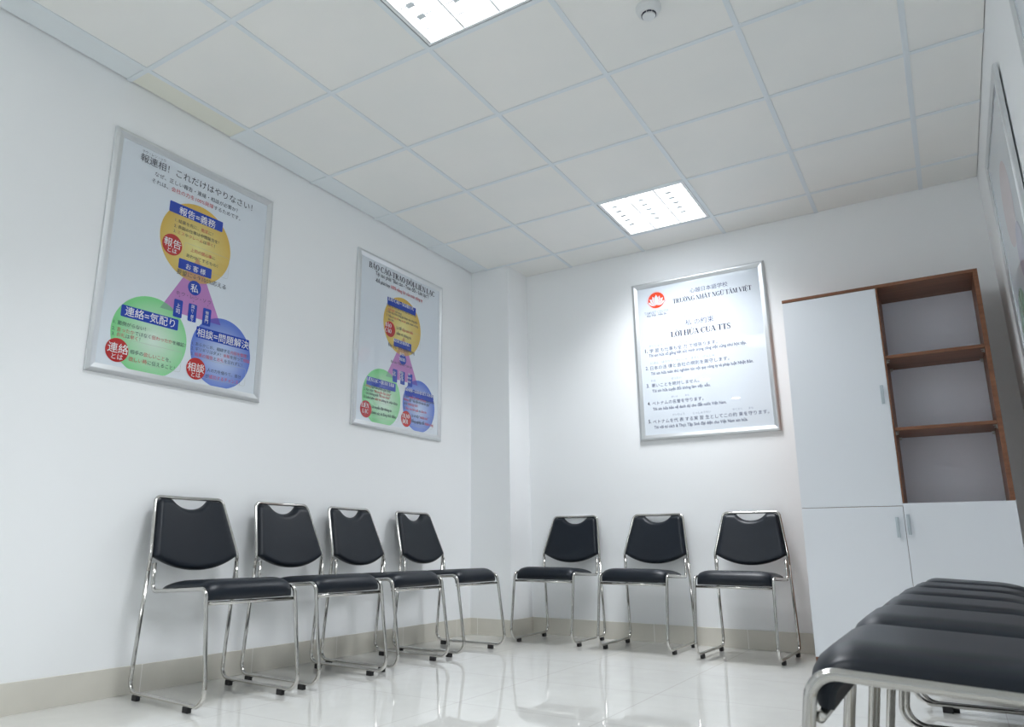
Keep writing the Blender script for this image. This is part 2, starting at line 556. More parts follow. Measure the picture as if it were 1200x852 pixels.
    for k in range(K + 1):
        s = math.sin(math.pi / 2 * (2 * k / K - 1))
        ub = s * 0.207
        zb = 0.503 + 0.060 * abs(s) ** 2.1
        ut = s * 0.163
        zt = 0.8135
        if abs(ut) < 0.094: zt = 0.7705 + 0.0430 * (abs(ut) / 0.094) ** 2.3
        if abs(s) > 0.86: zt -= 0.016 * ((abs(s) - 0.86) / 0.14) ** 2
        cf, cb = [], []
        for i in range(N + 1):
            tt = (1 - math.cos(math.pi * i / N)) / 2
            z = zb + (zt - zb) * tt
            u = s * half(min(max(z, 0.565), 0.82))
            e = min((1 - abs(s)) * 0.2, tt * (zt - zb), (1 - tt) * (zt - zb))
            q = min(e / 0.024, 1.0)
            dome = math.sqrt(max(0.0, 1 - (1 - q) ** 2))
            d0 = plane(z) - 0.010 * (1 - s * s)
            y = d0 + 0.003 + 0.024 * dome
            cf.append(bm.verts.new((u, y, z)))
            cb.append(bm.verts.new((u, d0 - 0.008, z)))
        front.append(cf); back.append(cb)
    for k in range(K):
        for i in range(N):
            bm.faces.new((front[k][i], front[k + 1][i], front[k + 1][i + 1], front[k][i + 1]))
            bm.faces.new((back[k][i], back[k][i + 1], back[k + 1][i + 1], back[k + 1][i]))
        for i in (0, N):
            bm.faces.new((front[k][i], back[k][i], back[k + 1][i], front[k + 1][i]))
    for k in (0, K):
        for i in range(N):
            bm.faces.new((front[k][i], front[k][i + 1], back[k][i + 1], back[k][i]))
    bk = link_mesh('backrest', bm, M['leather'], root)
    smooth_by_angle(bk, 60)
    return root

def copy_tree(o, parent=None):
    c = o.copy()
    COL.objects.link(c)
    if parent: c.parent = parent
    for ch in list(o.children): copy_tree(ch, c)
    return c

LEFT_GROUP, FAR_GROUP, RIGHT_GROUP = 'chairs along the left wall', 'chairs along the far wall', 'chairs along the right wall'
CHAIRS = [
    (0.172, 0.526, -90 - 3.7, LEFT_GROUP, 'black padded chrome chair at the left end of the left-wall row'),
    (0.181, 1.082, -90 - 1.8, LEFT_GROUP, 'black padded chrome chair second from the left in the left-wall row'),
    (0.163, 1.620, -90 + 0.3, LEFT_GROUP, 'black padded chrome chair third from the left in the left-wall row'),
    (0.159, 2.229, -90 - 0.9, LEFT_GROUP, 'black padded chrome chair at the corner end of the left-wall row, beside the pillar'),
    (0.721, 3.195, 180 + 0.3, FAR_GROUP, 'black padded chrome chair against the far wall, nearest the pillar'),
    (1.343, 3.186, 180 - 0.4, FAR_GROUP, 'middle black padded chrome chair of the three against the far wall'),
    (1.965, 3.127, 180 - 1.5, FAR_GROUP, 'black padded chrome chair against the far wall, next to the white cabinet'),
    (3.268, -0.285, 90 + 0.0, RIGHT_GROUP, 'large out-of-focus black chair in the right foreground, closest to the viewer'),
    (3.262, 0.235, 90 + 0.0, RIGHT_GROUP, 'black chair second from the viewer in the foreground row on the right'),
    (3.266, 0.720, 90 - 0.0, RIGHT_GROUP, 'black chair third from the viewer in the row on the right'),
    (3.270, 1.190, 90 + 0.0, RIGHT_GROUP, 'black chair fourth from the viewer in the row on the right'),
    (3.285, 1.660, 90 + 0.0, RIGHT_GROUP, 'black chair fifth from the viewer in the row on the right'),
    (3.305, 2.120, 90 + 0.0, RIGHT_GROUP, 'farthest black chair of the row on the right, nearest the cabinet doors'),
]
proto = None
for (x, y, a, grp, lab) in CHAIRS:
    if proto is None:
        proto = o = build_chair('visitor_chair', lab, grp)
    else:
        o = copy_tree(proto)
    o.location = (x, y, 0.0)
    o.rotation_euler = (0, 0, R(a))
    o['label'] = lab
    o['group'] = grp

# ------------------------------------------------------------------ the cabinet
CB = thing('storage_cabinet', 'tall white and brown cabinet with open shelves in the far right corner', 'cabinet', None, Matrix.Translation((2.302, 2.960, 0.0)))
CW, CH, CD = 1.0, 2.078, 0.335
LEAN = 0.016     # the carcass is slightly out of square
def rack(o):
    for v in o.data.vertices: v.co.x += LEAN * v.co.z
    return o
def cab(name, dims, material, parent=CB, bevel=0.0008):
    bm = bmesh.new(); box(bm, *dims, bevel=bevel)
    return rack(link_mesh(name, bm, material, parent))
P = 0.018
MIDX = 0.506     # centre of the upright between the two columns
DZ = 0.824       # seam between the lower and upper doors on the left
cab('side_panel', (0.0, P, 0.0, CD, 0.0, CH - P), M['wood'])
cab('side_panel', (CW - 0.022, CW, -0.018, CD, DZ + 0.016, CH - P), M['wood'])
cab('side_panel', (CW - 0.022, CW, 0.0, CD, 0.0, DZ + 0.0155), M['wood'])
cab('divider_panel', (MIDX - P / 2, MIDX + P / 2, 0.0, CD - 0.012, 0.05, CH - P), M['wood'])
cab('divider_edging', (MIDX + 0.0015, MIDX + P / 2, -0.018, -0.0005, DZ + 0.016, CH - P), M['wood'])
cab('top_panel', (0.0, CW, -0.020, CD, CH - P + 0.0005, CH), M['wood'])
cab('fixed_shelf', (P, CW - 0.022, 0.0, CD - 0.012, DZ - 0.006, DZ + 0.012), M['wood'])
cab('bottom_panel', (P, CW - 0.022, 0.0, CD - 0.012, 0.032, 0.050), M['wood'])
cab('plinth', (0.0005, CW - 0.0005, -0.012, 0.006, 0.0, 0.031), M['wood'])
cab('back_board', (P, CW - 0.022, CD - 0.011, CD - 0.001, 0.05, CH - P), M['grey_lam'])
for z in (1.640, 1.230):
    sh = cab('shelf', (MIDX + P / 2 + 0.001, CW - 0.023, -0.006, CD - 0.013, z, z + P), M['wood'])
    for x in (MIDX + P / 2 + 0.001, CW - 0.023):
        for yy in (0.035, CD - 0.05):
            sgn = 1 if x < 0.7 else -1
            bm = bmesh.new()
            box(bm, min(x, x + sgn * 0.004), max(x, x + sgn * 0.004), yy - 0.007, yy + 0.007, z - 0.020, z - 0.0005)
            box(bm, min(x, x + sgn * 0.016), max(x, x + sgn * 0.016), yy - 0.006, yy + 0.006, z - 0.004, z - 0.0005)
            tube(bm, [(x + sgn * 0.003, yy, z - 0.013), (x + sgn * 0.013, yy, z - 0.013)], 0.0035, 8)
            rack(link_mesh('shelf_bracket', bm, M['zinc'], sh))
def door(x0, x1, z0, z1, hx, hz):
    d = cab('door', (x0, x1, -0.018, -0.0006, z0, z1), M['laminate'], bevel=0.0012)
    bm = bmesh.new()
    box(bm, hx - 0.008, hx + 0.008, -0.046, -0.036, hz - 0.053, hz + 0.053, bevel=0.002)
    for q in (-0.040, 0.040):
        tube(bm, [(hx, -0.0175, hz + q), (hx, -0.038, hz + q)], 0.0045, 8)
    rack(link_mesh('handle', bm, M['steel'], d))
door(0.001, MIDX + 0.0005, DZ + 0.002, CH - P - 0.002, 0.478, 1.432)
door(0.001, MIDX - 0.0012, 0.0315, DZ - 0.001, 0.472, 0.712)
door(MIDX + 0.0012, CW, 0.0315, DZ + 0.0135, 0.524, 0.725)

# ------------------------------------------------------------------ framed posters
def flat_mat(name, c, rough=0.35):
    m = mat(name, c, 0.6, spec=0.0, coat=POSTER_COAT, coat_rough=0.008)
    bsdf(m).inputs['Coat IOR'].default_value = 1.62
    return m
POSTER_COAT = 1.0
def radial_mat(name, inner, outer, cx, cyy, r, p0=0.25):
    """Printed ball: paler ink in the middle, fuller ink at the rim."""
    m = flat_mat(name, outer)
    nt = m.node_tree
    tc = nt.nodes.new('ShaderNodeTexCoord')
    vm = nt.nodes.new('ShaderNodeVectorMath'); vm.operation = 'DISTANCE'
    vm.inputs[1].default_value = (cx, cyy, 0)
    sp = nt.nodes.new('ShaderNodeVectorMath'); sp.operation = 'MULTIPLY'
    sp.inputs[1].default_value = (1, 1, 0)
    dv = nt.nodes.new('ShaderNodeMath'); dv.operation = 'DIVIDE'
    dv.inputs[1].default_value = r
    rp = nt.nodes.new('ShaderNodeValToRGB')
    rp.color_ramp.elements[0].color = (*inner, 1)
    rp.color_ramp.elements[0].position = 0.05
    rp.color_ramp.elements[1].color = (*outer, 1)
    rp.color_ramp.elements[1].position = 1.0
    nt.links.new(tc.outputs['Object'], sp.inputs[0])
    nt.links.new(sp.outputs[0], vm.inputs[0])
    nt.links.new(vm.outputs['Value'], dv.inputs[0])
    nt.links.new(dv.outputs[0], rp.inputs['Fac'])
    nt.links.new(rp.outputs['Color'], bsdf(m).inputs['Base Color'])
    return m
PAPER = flat_mat('poster_paper', (0.69, 0.745, 0.805))
INK = {
    'k': flat_mat('ink_grey', (0.075, 0.085, 0.115)),
    'K': flat_mat('ink_black', (0.03, 0.03, 0.05)),
    'r': flat_mat('ink_red', (0.58, 0.10, 0.12)),
    'w': flat_mat('ink_white', (0.80, 0.82, 0.84)),
    'n': flat_mat('ink_slate', (0.075, 0.09, 0.18)),
    'N': flat_mat('ink_navy', (0.015, 0.018, 0.06)),
    's': flat_mat('ink_pale_slate', (0.34, 0.39, 0.50)),
}
INK_ORDER = ['k', 'K', 'r', 'w', 'n', 'N', 's']
BLUE = flat_mat('ink_royal_blue', (0.016, 0.055, 0.40))
REDC = flat_mat('ink_signal_red', (0.46, 0.026, 0.026))
PINK = flat_mat('ink_orchid', (0.47, 0.21, 0.50))
YEL = radial_mat('ink_yellow', (0.74, 0.68, 0.27), (0.64, 0.42, 0.085), 0.01, 0.14, 0.215)
GRN = radial_mat('ink_green', (0.62, 0.76, 0.66), (0.21, 0.62, 0.26), -0.17, -0.385, 0.195)
BLU = radial_mat('ink_blue', (0.50, 0.60, 0.80), (0.11, 0.19, 0.60), 0.21, -0.385, 0.185)
OV_Y = flat_mat('ink_orchid_on_yellow', (0.56, 0.32, 0.16))
OV_G = flat_mat('ink_orchid_on_green', (0.20, 0.40, 0.27))
OV_B = flat_mat('ink_orchid_on_blue', (0.13, 0.10, 0.45))
LINE = flat_mat('ink_hairline', (0.45, 0.48, 0.42))

FW, FH = 0.945, 1.172
def poster_matrix(origin, right, normal, rot=0.0):
    r, n = Vector(right), Vector(normal)
    u = n.cross(r)
    r2 = r * math.cos(rot) + u * math.sin(rot)
    u2 = n.cross(r2)
    m = Matrix((r2, u2, n)).transposed().to_4x4()
    return Matrix.Translation(origin) @ m

def add_frame(root, fw=FW, fh=FH):
    prof = [(0.0, 0.0), (0.0, 0.013), (0.004, 0.0165), (0.013, 0.0195), (0.018, 0.0195), (0.036, 0.0135), (0.040, 0.0125), (0.040, 0.0)]
    bm = bmesh.new()
    loops = []
    for off, z in prof:
        a, b = fw / 2 - off, fh / 2 - off
        loops.append([bm.verts.new((sx * a, sy * b, z)) for sx, sy in ((-1, -1), (1, -1), (1, 1), (-1, 1))])
    for i in range(len(loops)):
        a, b = loops[i], loops[(i + 1) % len(loops)]
        for k in range(4):
            bm.faces.new((a[k], a[(k + 1) % 4], b[(k + 1) % 4], b[k]))
    link_mesh('frame', bm, M['alu'], root)
    bm = bmesh.new()
    box(bm, -fw / 2 + 0.0395, fw / 2 - 0.0395, -fh / 2 + 0.0395, fh / 2 - 0.0395, 0.002, 0.0090)
    link_mesh('poster_sheet', bm, PAPER, root)
Z0 = 0.0092

def poly_mesh(name, pts, z, material, root):
    bm = bmesh.new()
    bm.faces.new([bm.verts.new((x, y, z)) for x, y in pts])
    bmesh.ops.recalc_face_normals(bm, faces=bm.faces[:])
    for f in bm.faces:
        if f.normal.z < 0: f.normal_flip()
    return link_mesh(name, bm, material, root, recalc=False)
def circle_pts(c, r, n=72, cut=None):
    out = []
    for k in range(n):
        x, y = c[0] + r * math.cos(2 * math.pi * k / n), c[1] + r * math.sin(2 * math.pi * k / n)
        out.append((x, max(y, cut) if cut is not None else y))
    return out
def clip(poly, tri):
    """Part of a convex polygon that lies inside a counter-clockwise triangle."""
    out = poly
    for i in range(len(tri)):
        (ax, ay), (bx, by) = tri[i], tri[(i + 1) % len(tri)]
        side = lambda p: (bx - ax) * (p[1] - ay) - (by - ay) * (p[0] - ax)
        new = []
        for j in range(len(out)):
            p, q = out[j], out[(j + 1) % len(out)]
            sp, sq = side(p), side(q)
            if sp >= 0: new.append(p)
            if sp * sq < 0:
                t = sp / (sp - sq)
                new.append((p[0] + (q[0] - p[0]) * t, p[1] + (q[1] - p[1]) * t))
        out = new
    return out
def rrect(c, w, h, r=0.006, n=4):
    out = []
    for sx, sy, a0 in ((1, 1, 0), (-1, 1, 90), (-1, -1, 180), (1, -1, 270)):
        for k in range(n + 1):
            a = R(a0 + 90 * k / n)
            out.append((c[0] + sx * (w / 2 - r) + r * math.cos(a), c[1] + sy * (h / 2 - r) + r * math.sin(a)))
    return out

def has_cjk(t):
    return any(ord(ch) > 0x2E80 for ch in t)

# roman capitals with thick stems, hairlines and serifs, drawn as small polygons (cap height 1)
ST, HL = 0.19, 0.06
def g_rect(x0, x1, y0, y1): return [[(x0, y0), (x1, y0), (x1, y1), (x0, y1)]]
def g_stem(x, y0=0.0, y1=1.0, w=ST, foot=True, head=True):
    out = g_rect(x, x + w, y0, y1)
    if foot: out += g_rect(x - 0.07, x + w + 0.07, y0, y0 + HL)
    if head: out += g_rect(x - 0.07, x + w + 0.07, y1 - HL, y1)
    return out
def g_diag(x0, x1, w, y0=0.0, y1=1.0): return [[(x0, y0), (x0 + w, y0), (x1 + w, y1), (x1, y1)]]
def g_arc(cx, cyy, rx, ry, a0, a1, tv=ST, th=HL, n=18):
    out = []
    pt = lambda t, i: (cx + (rx - (tv if i else 0)) * math.cos(t), cyy + (ry - (th if i else 0)) * math.sin(t))
    for k in range(n):
        t0, t1 = R(a0 + (a1 - a0) * k / n), R(a0 + (a1 - a0) * (k + 1) / n)
        out.append([pt(t0, 0), pt(t1, 0), pt(t1, 1), pt(t0, 1)])
    return out
def g_line(pts, w):
    out = []
    for (x0, y0), (x1, y1) in zip(pts, pts[1:]):
        d = math.hypot(x1 - x0, y1 - y0); nx, ny = -(y1 - y0) / d * w / 2, (x1 - x0) / d * w / 2
        out.append([(x0 + nx, y0 + ny), (x0 - nx, y0 - ny), (x1 - nx, y1 - ny), (x1 + nx, y1 + ny)])
    return out
GL = {
    'A': (g_diag(0.03, 0.33, 0.06) + g_diag(0.58, 0.28, 0.18) + g_rect(0.16, 0.56, 0.29, 0.29 + HL) + g_rect(-0.03, 0.19, 0, HL) + g_rect(0.49, 0.82, 0, HL), 0.80),
    'B': (g_stem(0.09) + g_rect(0.09, 0.40, 1 - HL, 1) + g_rect(0.09, 0.42, 0.49, 0.49 + HL) + g_rect(0.09, 0.42, 0, HL) + g_arc(0.38, 0.757, 0.26, 0.243, -90, 90) + g_arc(0.40, 0.272, 0.29, 0.272, -90, 90), 0.74),
    'C': (g_arc(0.40, 0.5, 0.38, 0.515, 48, 312, ST, HL) + g_rect(0.64, 0.70, 0.70, 1.0) + g_line([(0.66, 0.13), (0.72, 0.24)], 0.05), 0.78),
    'D': (g_stem(0.09) + g_rect(0.09, 0.40, 1 - HL, 1) + g_rect(0.09, 0.40, 0, HL) + g_arc(0.38, 0.5, 0.38, 0.5, -90, 90), 0.82),
    'E': (g_stem(0.09) + g_rect(0.09, 0.64, 1 - HL, 1) + g_rect(0.09, 0.52, 0.48, 0.48 + HL) + g_rect(0.09, 0.66, 0, HL) + g_rect(0.59, 0.64, 0.74, 1) + g_rect(0.62, 0.67, 0, 0.28) + g_rect(0.48, 0.53, 0.38, 0.64), 0.74),
    'G': (g_arc(0.40, 0.5, 0.38, 0.515, 48, 300, ST, HL) + g_rect(0.62, 0.68, 0.70, 1.0) + g_rect(0.56, 0.56 + ST, 0.05, 0.46) + g_rect(0.47, 0.80, 0.41, 0.46), 0.84),
    'H': (g_stem(0.09) + g_stem(0.61) + g_rect(0.2, 0.65, 0.48, 0.48 + HL), 0.87),
    'I': (g_stem(0.10), 0.37),
    'K': (g_stem(0.09) + g_line([(0.24, 0.42), (0.66, 0.98)], 0.06) + g_diag(0.60, 0.30, 0.19, 0, 0.58) + g_rect(0.50, 0.83, 0, HL) + g_rect(0.52, 0.80, 1 - HL, 1), 0.84),
    'L': (g_stem(0.09) + g_rect(0.09, 0.64, 0, HL) + g_rect(0.60, 0.66, 0, 0.30), 0.71),
    'M': (g_stem(0.10, w=0.06) + g_diag(0.42, 0.13, 0.17) + g_diag(0.48, 0.77, 0.06) + g_stem(0.75), 1.02),
    'N': (g_stem(0.10, w=0.06) + g_diag(0.58, 0.10, 0.19) + g_stem(0.70, w=0.06, foot=False), 0.86),
    'O': (g_arc(0.42, 0.5, 0.39, 0.515, 0, 360, ST + 0.01, HL, 30), 0.84),
    'P': (g_stem(0.09) + g_rect(0.09, 0.38, 1 - HL, 1) + g_rect(0.09, 0.38, 0.44, 0.44 + HL) + g_arc(0.36, 0.72, 0.29, 0.28, -90, 90), 0.68),
    'Q': (g_arc(0.42, 0.5, 0.39, 0.515, 0, 360, ST + 0.01, HL, 30) + g_line([(0.40, 0.05), (0.60, -0.16), (0.80, -0.16)], 0.09), 0.84),
    'R': (g_stem(0.09) + g_rect(0.09, 0.38, 1 - HL, 1) + g_rect(0.09, 0.40, 0.46, 0.46 + HL) + g_arc(0.36, 0.73, 0.28, 0.27, -90, 90) + g_diag(0.58, 0.32, 0.18, 0, 0.5) + g_rect(0.60, 0.82, 0, HL), 0.82),
    'S': (g_arc(0.31, 0.745, 0.24, 0.27, 40, 215, 0.12, HL) + g_line([(0.13, 0.67), (0.31, 0.53), (0.50, 0.37)], 0.16) + g_arc(0.30, 0.255, 0.26, 0.27, -145, 45, 0.12, HL) + g_rect(0.47, 0.52, 0.72, 1.0) + g_rect(0.05, 0.10, 0.0, 0.28), 0.62),
    'T': (g_stem(0.28, head=False) + g_rect(0.02, 0.71, 1 - HL, 1) + g_rect(0.02, 0.07, 0.74, 1) + g_rect(0.66, 0.71, 0.74, 1), 0.74),
    'U': (g_stem(0.09, 0.30, 1, foot=False) + g_stem(0.68, 0.30, 1, w=0.06, foot=False) + g_arc(0.415, 0.30, 0.325, 0.315, 180, 360, 0.12, 0.08), 0.86),
    'V': (g_diag(0.32, 0.06, 0.18) + g_diag(0.38, 0.68, 0.06) + g_rect(-0.02, 0.31, 1 - HL, 1) + g_rect(0.60, 0.82, 1 - HL, 1), 0.80),
    'Y': (g_diag(0.30, 0.05, 0.18, 0.45, 1) + g_diag(0.40, 0.66, 0.06, 0.45, 1) + g_stem(0.30, 0, 0.5, head=False) + g_rect(-0.02, 0.30, 1 - HL, 1) + g_rect(0.58, 0.80, 1 - HL, 1), 0.78),
    ' ': ([], 0.28), '-': (g_rect(0.05, 0.33, 0.30, 0.40), 0.40), '=': (g_rect(0.05, 0.5, 0.28, 0.36) + g_rect(0.05, 0.5, 0.48, 0.56), 0.56),
}
GL['\u0110'] = (GL['D'][0] + g_rect(-0.02, 0.40, 0.48, 0.48 + HL), 0.82)
def serif_polys(txt):
    """Polygons and total width of a line of capitals, or None when a letter is missing."""
    import unicodedata
    polys, x = [], 0.0
    for ch in txt:
        d = unicodedata.normalize('NFD', ch)
        if d[0] not in GL: return None
        g, adv = GL[d[0]]
        polys += [[(px + x, py) for px, py in p] for p in g]
        c, top = x + adv / 2 - 0.01, 1.07
        for m in d[1:]:
            add = []
            if m == '\u0302':
                add = g_line([(c - 0.17, top), (c, top + 0.15), (c + 0.17, top)], 0.06); top += 0.17
            elif m == '\u0306': add = g_arc(c, top + 0.13, 0.17, 0.13, 180, 360, 0.06, 0.06, 8); top += 0.17
            elif m == '\u0301': add = g_line([(c - 0.03, top), (c + 0.13, top + 0.20)], 0.09)
            elif m == '\u0300': add = g_line([(c + 0.03, top), (c - 0.13, top + 0.20)], 0.09)
            elif m == '\u0303': add = g_line([(c - 0.2, top + 0.03), (c - 0.08, top + 0.12), (c + 0.08, top + 0.04), (c + 0.2, top + 0.13)], 0.06)
            elif m == '\u0309': add = g_arc(c, top + 0.12, 0.09, 0.08, -60, 160, 0.05, 0.05, 8) + g_line([(c + 0.03, top + 0.06), (c, top - 0.02)], 0.05)
            elif m == '\u0323': add = g_rect(c - 0.06, c + 0.06, -0.24, -0.12)
            elif m == '\u031b': add = g_line([(x + adv - 0.14, 0.92), (x + adv, 0.98), (x + adv + 0.02, 1.13)], 0.08)
            polys += add
        x += adv
    return polys, x

def text_into(bm, txt, u0, u1, v, ink, z, hmax=None):
    """Set one printed line between u0 and u1, centred on height v; [..] marks red words."""
    plain, red, on = '', [], False
    for ch in txt:
        if ch == '[': on = True
        elif ch == ']': on = False
        else: plain += ch; red.append(on)
    base = INK_ORDER.index(ink)
    cjk = has_cjk(plain)
    if not cjk and plain.upper() == plain and ink != 's':
        sp = serif_polys(plain)
        if sp:
            sx = (u1 - u0) / sp[1]
            sy = min(sx * 1.05, hmax or 1.0)
            for p in sp[0]:
                f = bm.faces.new([bm.verts.new((u0 + x * sx, v + (y - 0.5) * sy, z)) for x, y in p])
                f.material_index = base
            return
    cu = bpy.data.curves.new('line', 'FONT')
    cu.body = plain
    cu.size = 1.0
    cu.resolution_u = 2
    cu.fill_mode = 'FRONT'
    if ink == 'w' and cjk: cu.offset = 0.003
    elif ink == 'K' and cjk: cu.offset = -0.004
    elif not cjk: cu.offset = 0.012
    for nme in INK_ORDER: cu.materials.append(INK[nme])
    for k, f in enumerate(cu.body_format):
        f.material_index = INK_ORDER.index('r') if red[k] else base
    ob = bpy.data.objects.new('line', cu)
    COL.objects.link(ob)
    dg = bpy.context.evaluated_depsgraph_get()
    me = bpy.data.meshes.new_from_object(ob.evaluated_get(dg))
    lo = min(p.co.x for p in me.vertices); hi = max(p.co.x for p in me.vertices)
    sx = (u1 - u0) / (hi - lo)
    if cjk: sy, mid = sx, 0.38
    else: sy, mid = sx * 1.25, (0.36 if plain.upper() == plain else 0.30)
    if hmax and not cjk: sy = min(sy, hmax)
    for p in me.vertices:
        p.co = Vector((u0 + (p.co.x - lo) * sx, v + (p.co.y - mid) * sy, z))
    bm.from_mesh(me)
    bpy.data.objects.remove(ob); bpy.data.meshes.remove(me); bpy.data.curves.remove(cu)
def set_lines(root, lines, z=Z0 + 0.0016):
    for (txt, u0, u1, v, ink) in lines:
        bm = bmesh.new()
        text_into(bm, txt, u0, u1, v, ink, z, 0.040)
        bm.normal_update()
        for f in bm.faces:
            if f.normal.z < 0: f.normal_flip()
        if has_cjk(txt) and len(txt) == 1: nm = 'printed_character'
        else: nm = 'printed_line'
        link_mesh(nm, bm, [INK[k] for k in INK_ORDER], root, recalc=False)

def outline(bm, c, w, h, z, t=0.0012, r=0.012):
    a, b = rrect(c, w, h, r), rrect(c, w - 2 * t, h - 2 * t, r - t)
    va = [bm.verts.new((x, y, z)) for x, y in a]; vb = [bm.verts.new((x, y, z)) for x, y in b]
    for k in range(len(va)):
        k2 = (k + 1) % len(va)
        bm.faces.new((va[k], va[k2], vb[k2], vb[k]))

YC, YRAD = (0.0075, 0.162), 0.206
GC, GRAD = (-0.188, -0.3746), 0.1929
BC, BRAD = (0.2105, -0.3690), 0.1825
TRI = [(0.022, 0.091), (-0.155, -0.222), (0.191, -0.2245)]
def ball_diagram(root):
    z = Z0
    poly_mesh('printed_triangle', TRI, z, PINK, root)
    poly_mesh('printed_yellow_circle', circle_pts(YC, YRAD), z + 0.0003, YEL, root)
    poly_mesh('printed_green_circle', circle_pts(GC, GRAD, cut=-0.5455), z + 0.0003, GRN, root)
    poly_mesh('printed_blue_circle', circle_pts(BC, BRAD, cut=-0.5455), z + 0.0003, BLU, root)
    for c, r, m, cut in ((YC, YRAD, OV_Y, None), (GC, GRAD, OV_G, None), (BC, BRAD, OV_B, None)):
        poly_mesh('printed_overlap', clip(circle_pts(c, r, cut=cut), TRI), z + 0.0006, m, root)
    bm = bmesh.new()
    outline(bm, (0.075, 0.090), 0.27, 0.115, z + 0.0007)
    outline(bm, (-0.150, -0.462), 0.27, 0.100, z + 0.0007)
    outline(bm, (0.235, -0.467), 0.27, 0.094, z + 0.0007)
    bmesh.ops.recalc_face_normals(bm, faces=bm.faces[:])
    link_mesh('printed_box_line', bm, LINE, root)
    for c, w, h in (((-0.006, 0.306), 0.314, 0.0574), ((0.013, 0.030), 0.1917, 0.0534), ((-0.197, -0.284), 0.2928, 0.0554), ((0.215, -0.290), 0.3264, 0.0576),
                    ((-0.061, -0.201), 0.048, 0.090), ((0.020, -0.202), 0.048, 0.091), ((0.104, -0.203), 0.049, 0.0905)):
        poly_mesh('printed_banner', rrect(c, w, h), z + 0.0010, BLUE, root)
    poly_mesh('printed_blue_disc', circle_pts((0.019, -0.072), 0.0375, 40), z + 0.0010, BLUE, root)
    for c in ((-0.127, 0.110), (-0.340, -0.471), (0.070, -0.477)):
        poly_mesh('printed_red_disc', circle_pts(c, 0.0545, 48), z + 0.0010, REDC, root)

# printed lines: words, left end, right end, height of the line's middle (metres from the sheet's centre), ink
P1_LINES = [
    ("報連相！これだけはやりなさい！", -0.3389, 0.3291, 0.4897, 'K'),
    ("ホウ・レン・ソウ", -0.3337, -0.2096, 0.5241, 'k'),
    ("なぜ、正しい報告・連絡・相談が必要か？", -0.2582, 0.2362, 0.4352, 'k'),
    ("それは、[会社の力を100%発揮]するためです。", -0.2703, 0.2564, 0.3960, 'k'),
    ("報告=義務", -0.1075, 0.1055, 0.3018, 'w'),
    ("1. 結果を先に、[簡潔]に！", -0.1250, 0.0958, 0.2445, 'k'),
    ("2. 長期の仕事は中間報告を！", -0.1279, 0.1369, 0.2131, 'k'),
    ("3. [ミス]や[クレーム]は[早く]！", -0.1286, 0.1132, 0.1846, 'k'),
    ("[上司の関心事]に", -0.0244, 0.1219, 0.1189, 'k'),
    ("あわせてするもの！", -0.0453, 0.1411, 0.0835, 'k'),
    ("報告", -0.1724, -0.0789, 0.1182, 'w'),
    ("とは", -0.1500, -0.0993, 0.0804, 'w'),
    ("お 客 様", -0.0409, 0.0730, 0.0264, 'w'),
    ("要望に↓↑100%応える", -0.0885, 0.2021, -0.0145, 'k'),
    ("私", -0.0031, 0.0414, -0.0745, 'w'),
    ("ホ ウ・レ ン・ソ ウ", -0.0795, 0.1205, -0.1219, 'k'),
    ("連絡=気配り", -0.3240, -0.0691, -0.2817, 'w'),
    ("1. 面倒がらない！", -0.3711, -0.2150, -0.3444, 'k'),
    ("2. [言ったか]ではなく[伝わったか]を確認！", -0.3745, -0.0010, -0.3747, 'k'),
    ("3. [お礼]は[早く]！", -0.3728, -0.2367, -0.3992, 'k'),
    ("連絡", -0.3837, -0.2878, -0.4618, 'w'),
    ("とは", -0.3619, -0.3095, -0.5004, 'w'),
    ("相手の[欲しいこと]を、", -0.2783, -0.0705, -0.4644, 'k'),
    ("[欲しい時]に伝えること！", -0.2812, -0.0468, -0.4981, 'k'),
    ("相談=問題解決", 0.0570, 0.3754, -0.2909, 'w'),
    ("1. あらかじめ、相談する[内容を整理]！", 0.0351, 0.3751, -0.3523, 'k'),
    ("2. ギリギリはダメ！[余裕]を持って[相談]", 0.0330, 0.3891, -0.3772, 'k'),
    ("3. [結果の報告]と[お礼]を忘れずに！", 0.0331, 0.3446, -0.4053, 'k'),
    ("相談", 0.0225, 0.1178, -0.4712, 'w'),
    ("とは", 0.0467, 0.0980, -0.5071, 'w'),
    ("人の力を借りて、自分", 0.1336, 0.3418, -0.4694, 'k'),
    ("が[成功するチャンス]！", 0.1263, 0.3361, -0.5012, 'k'),
]
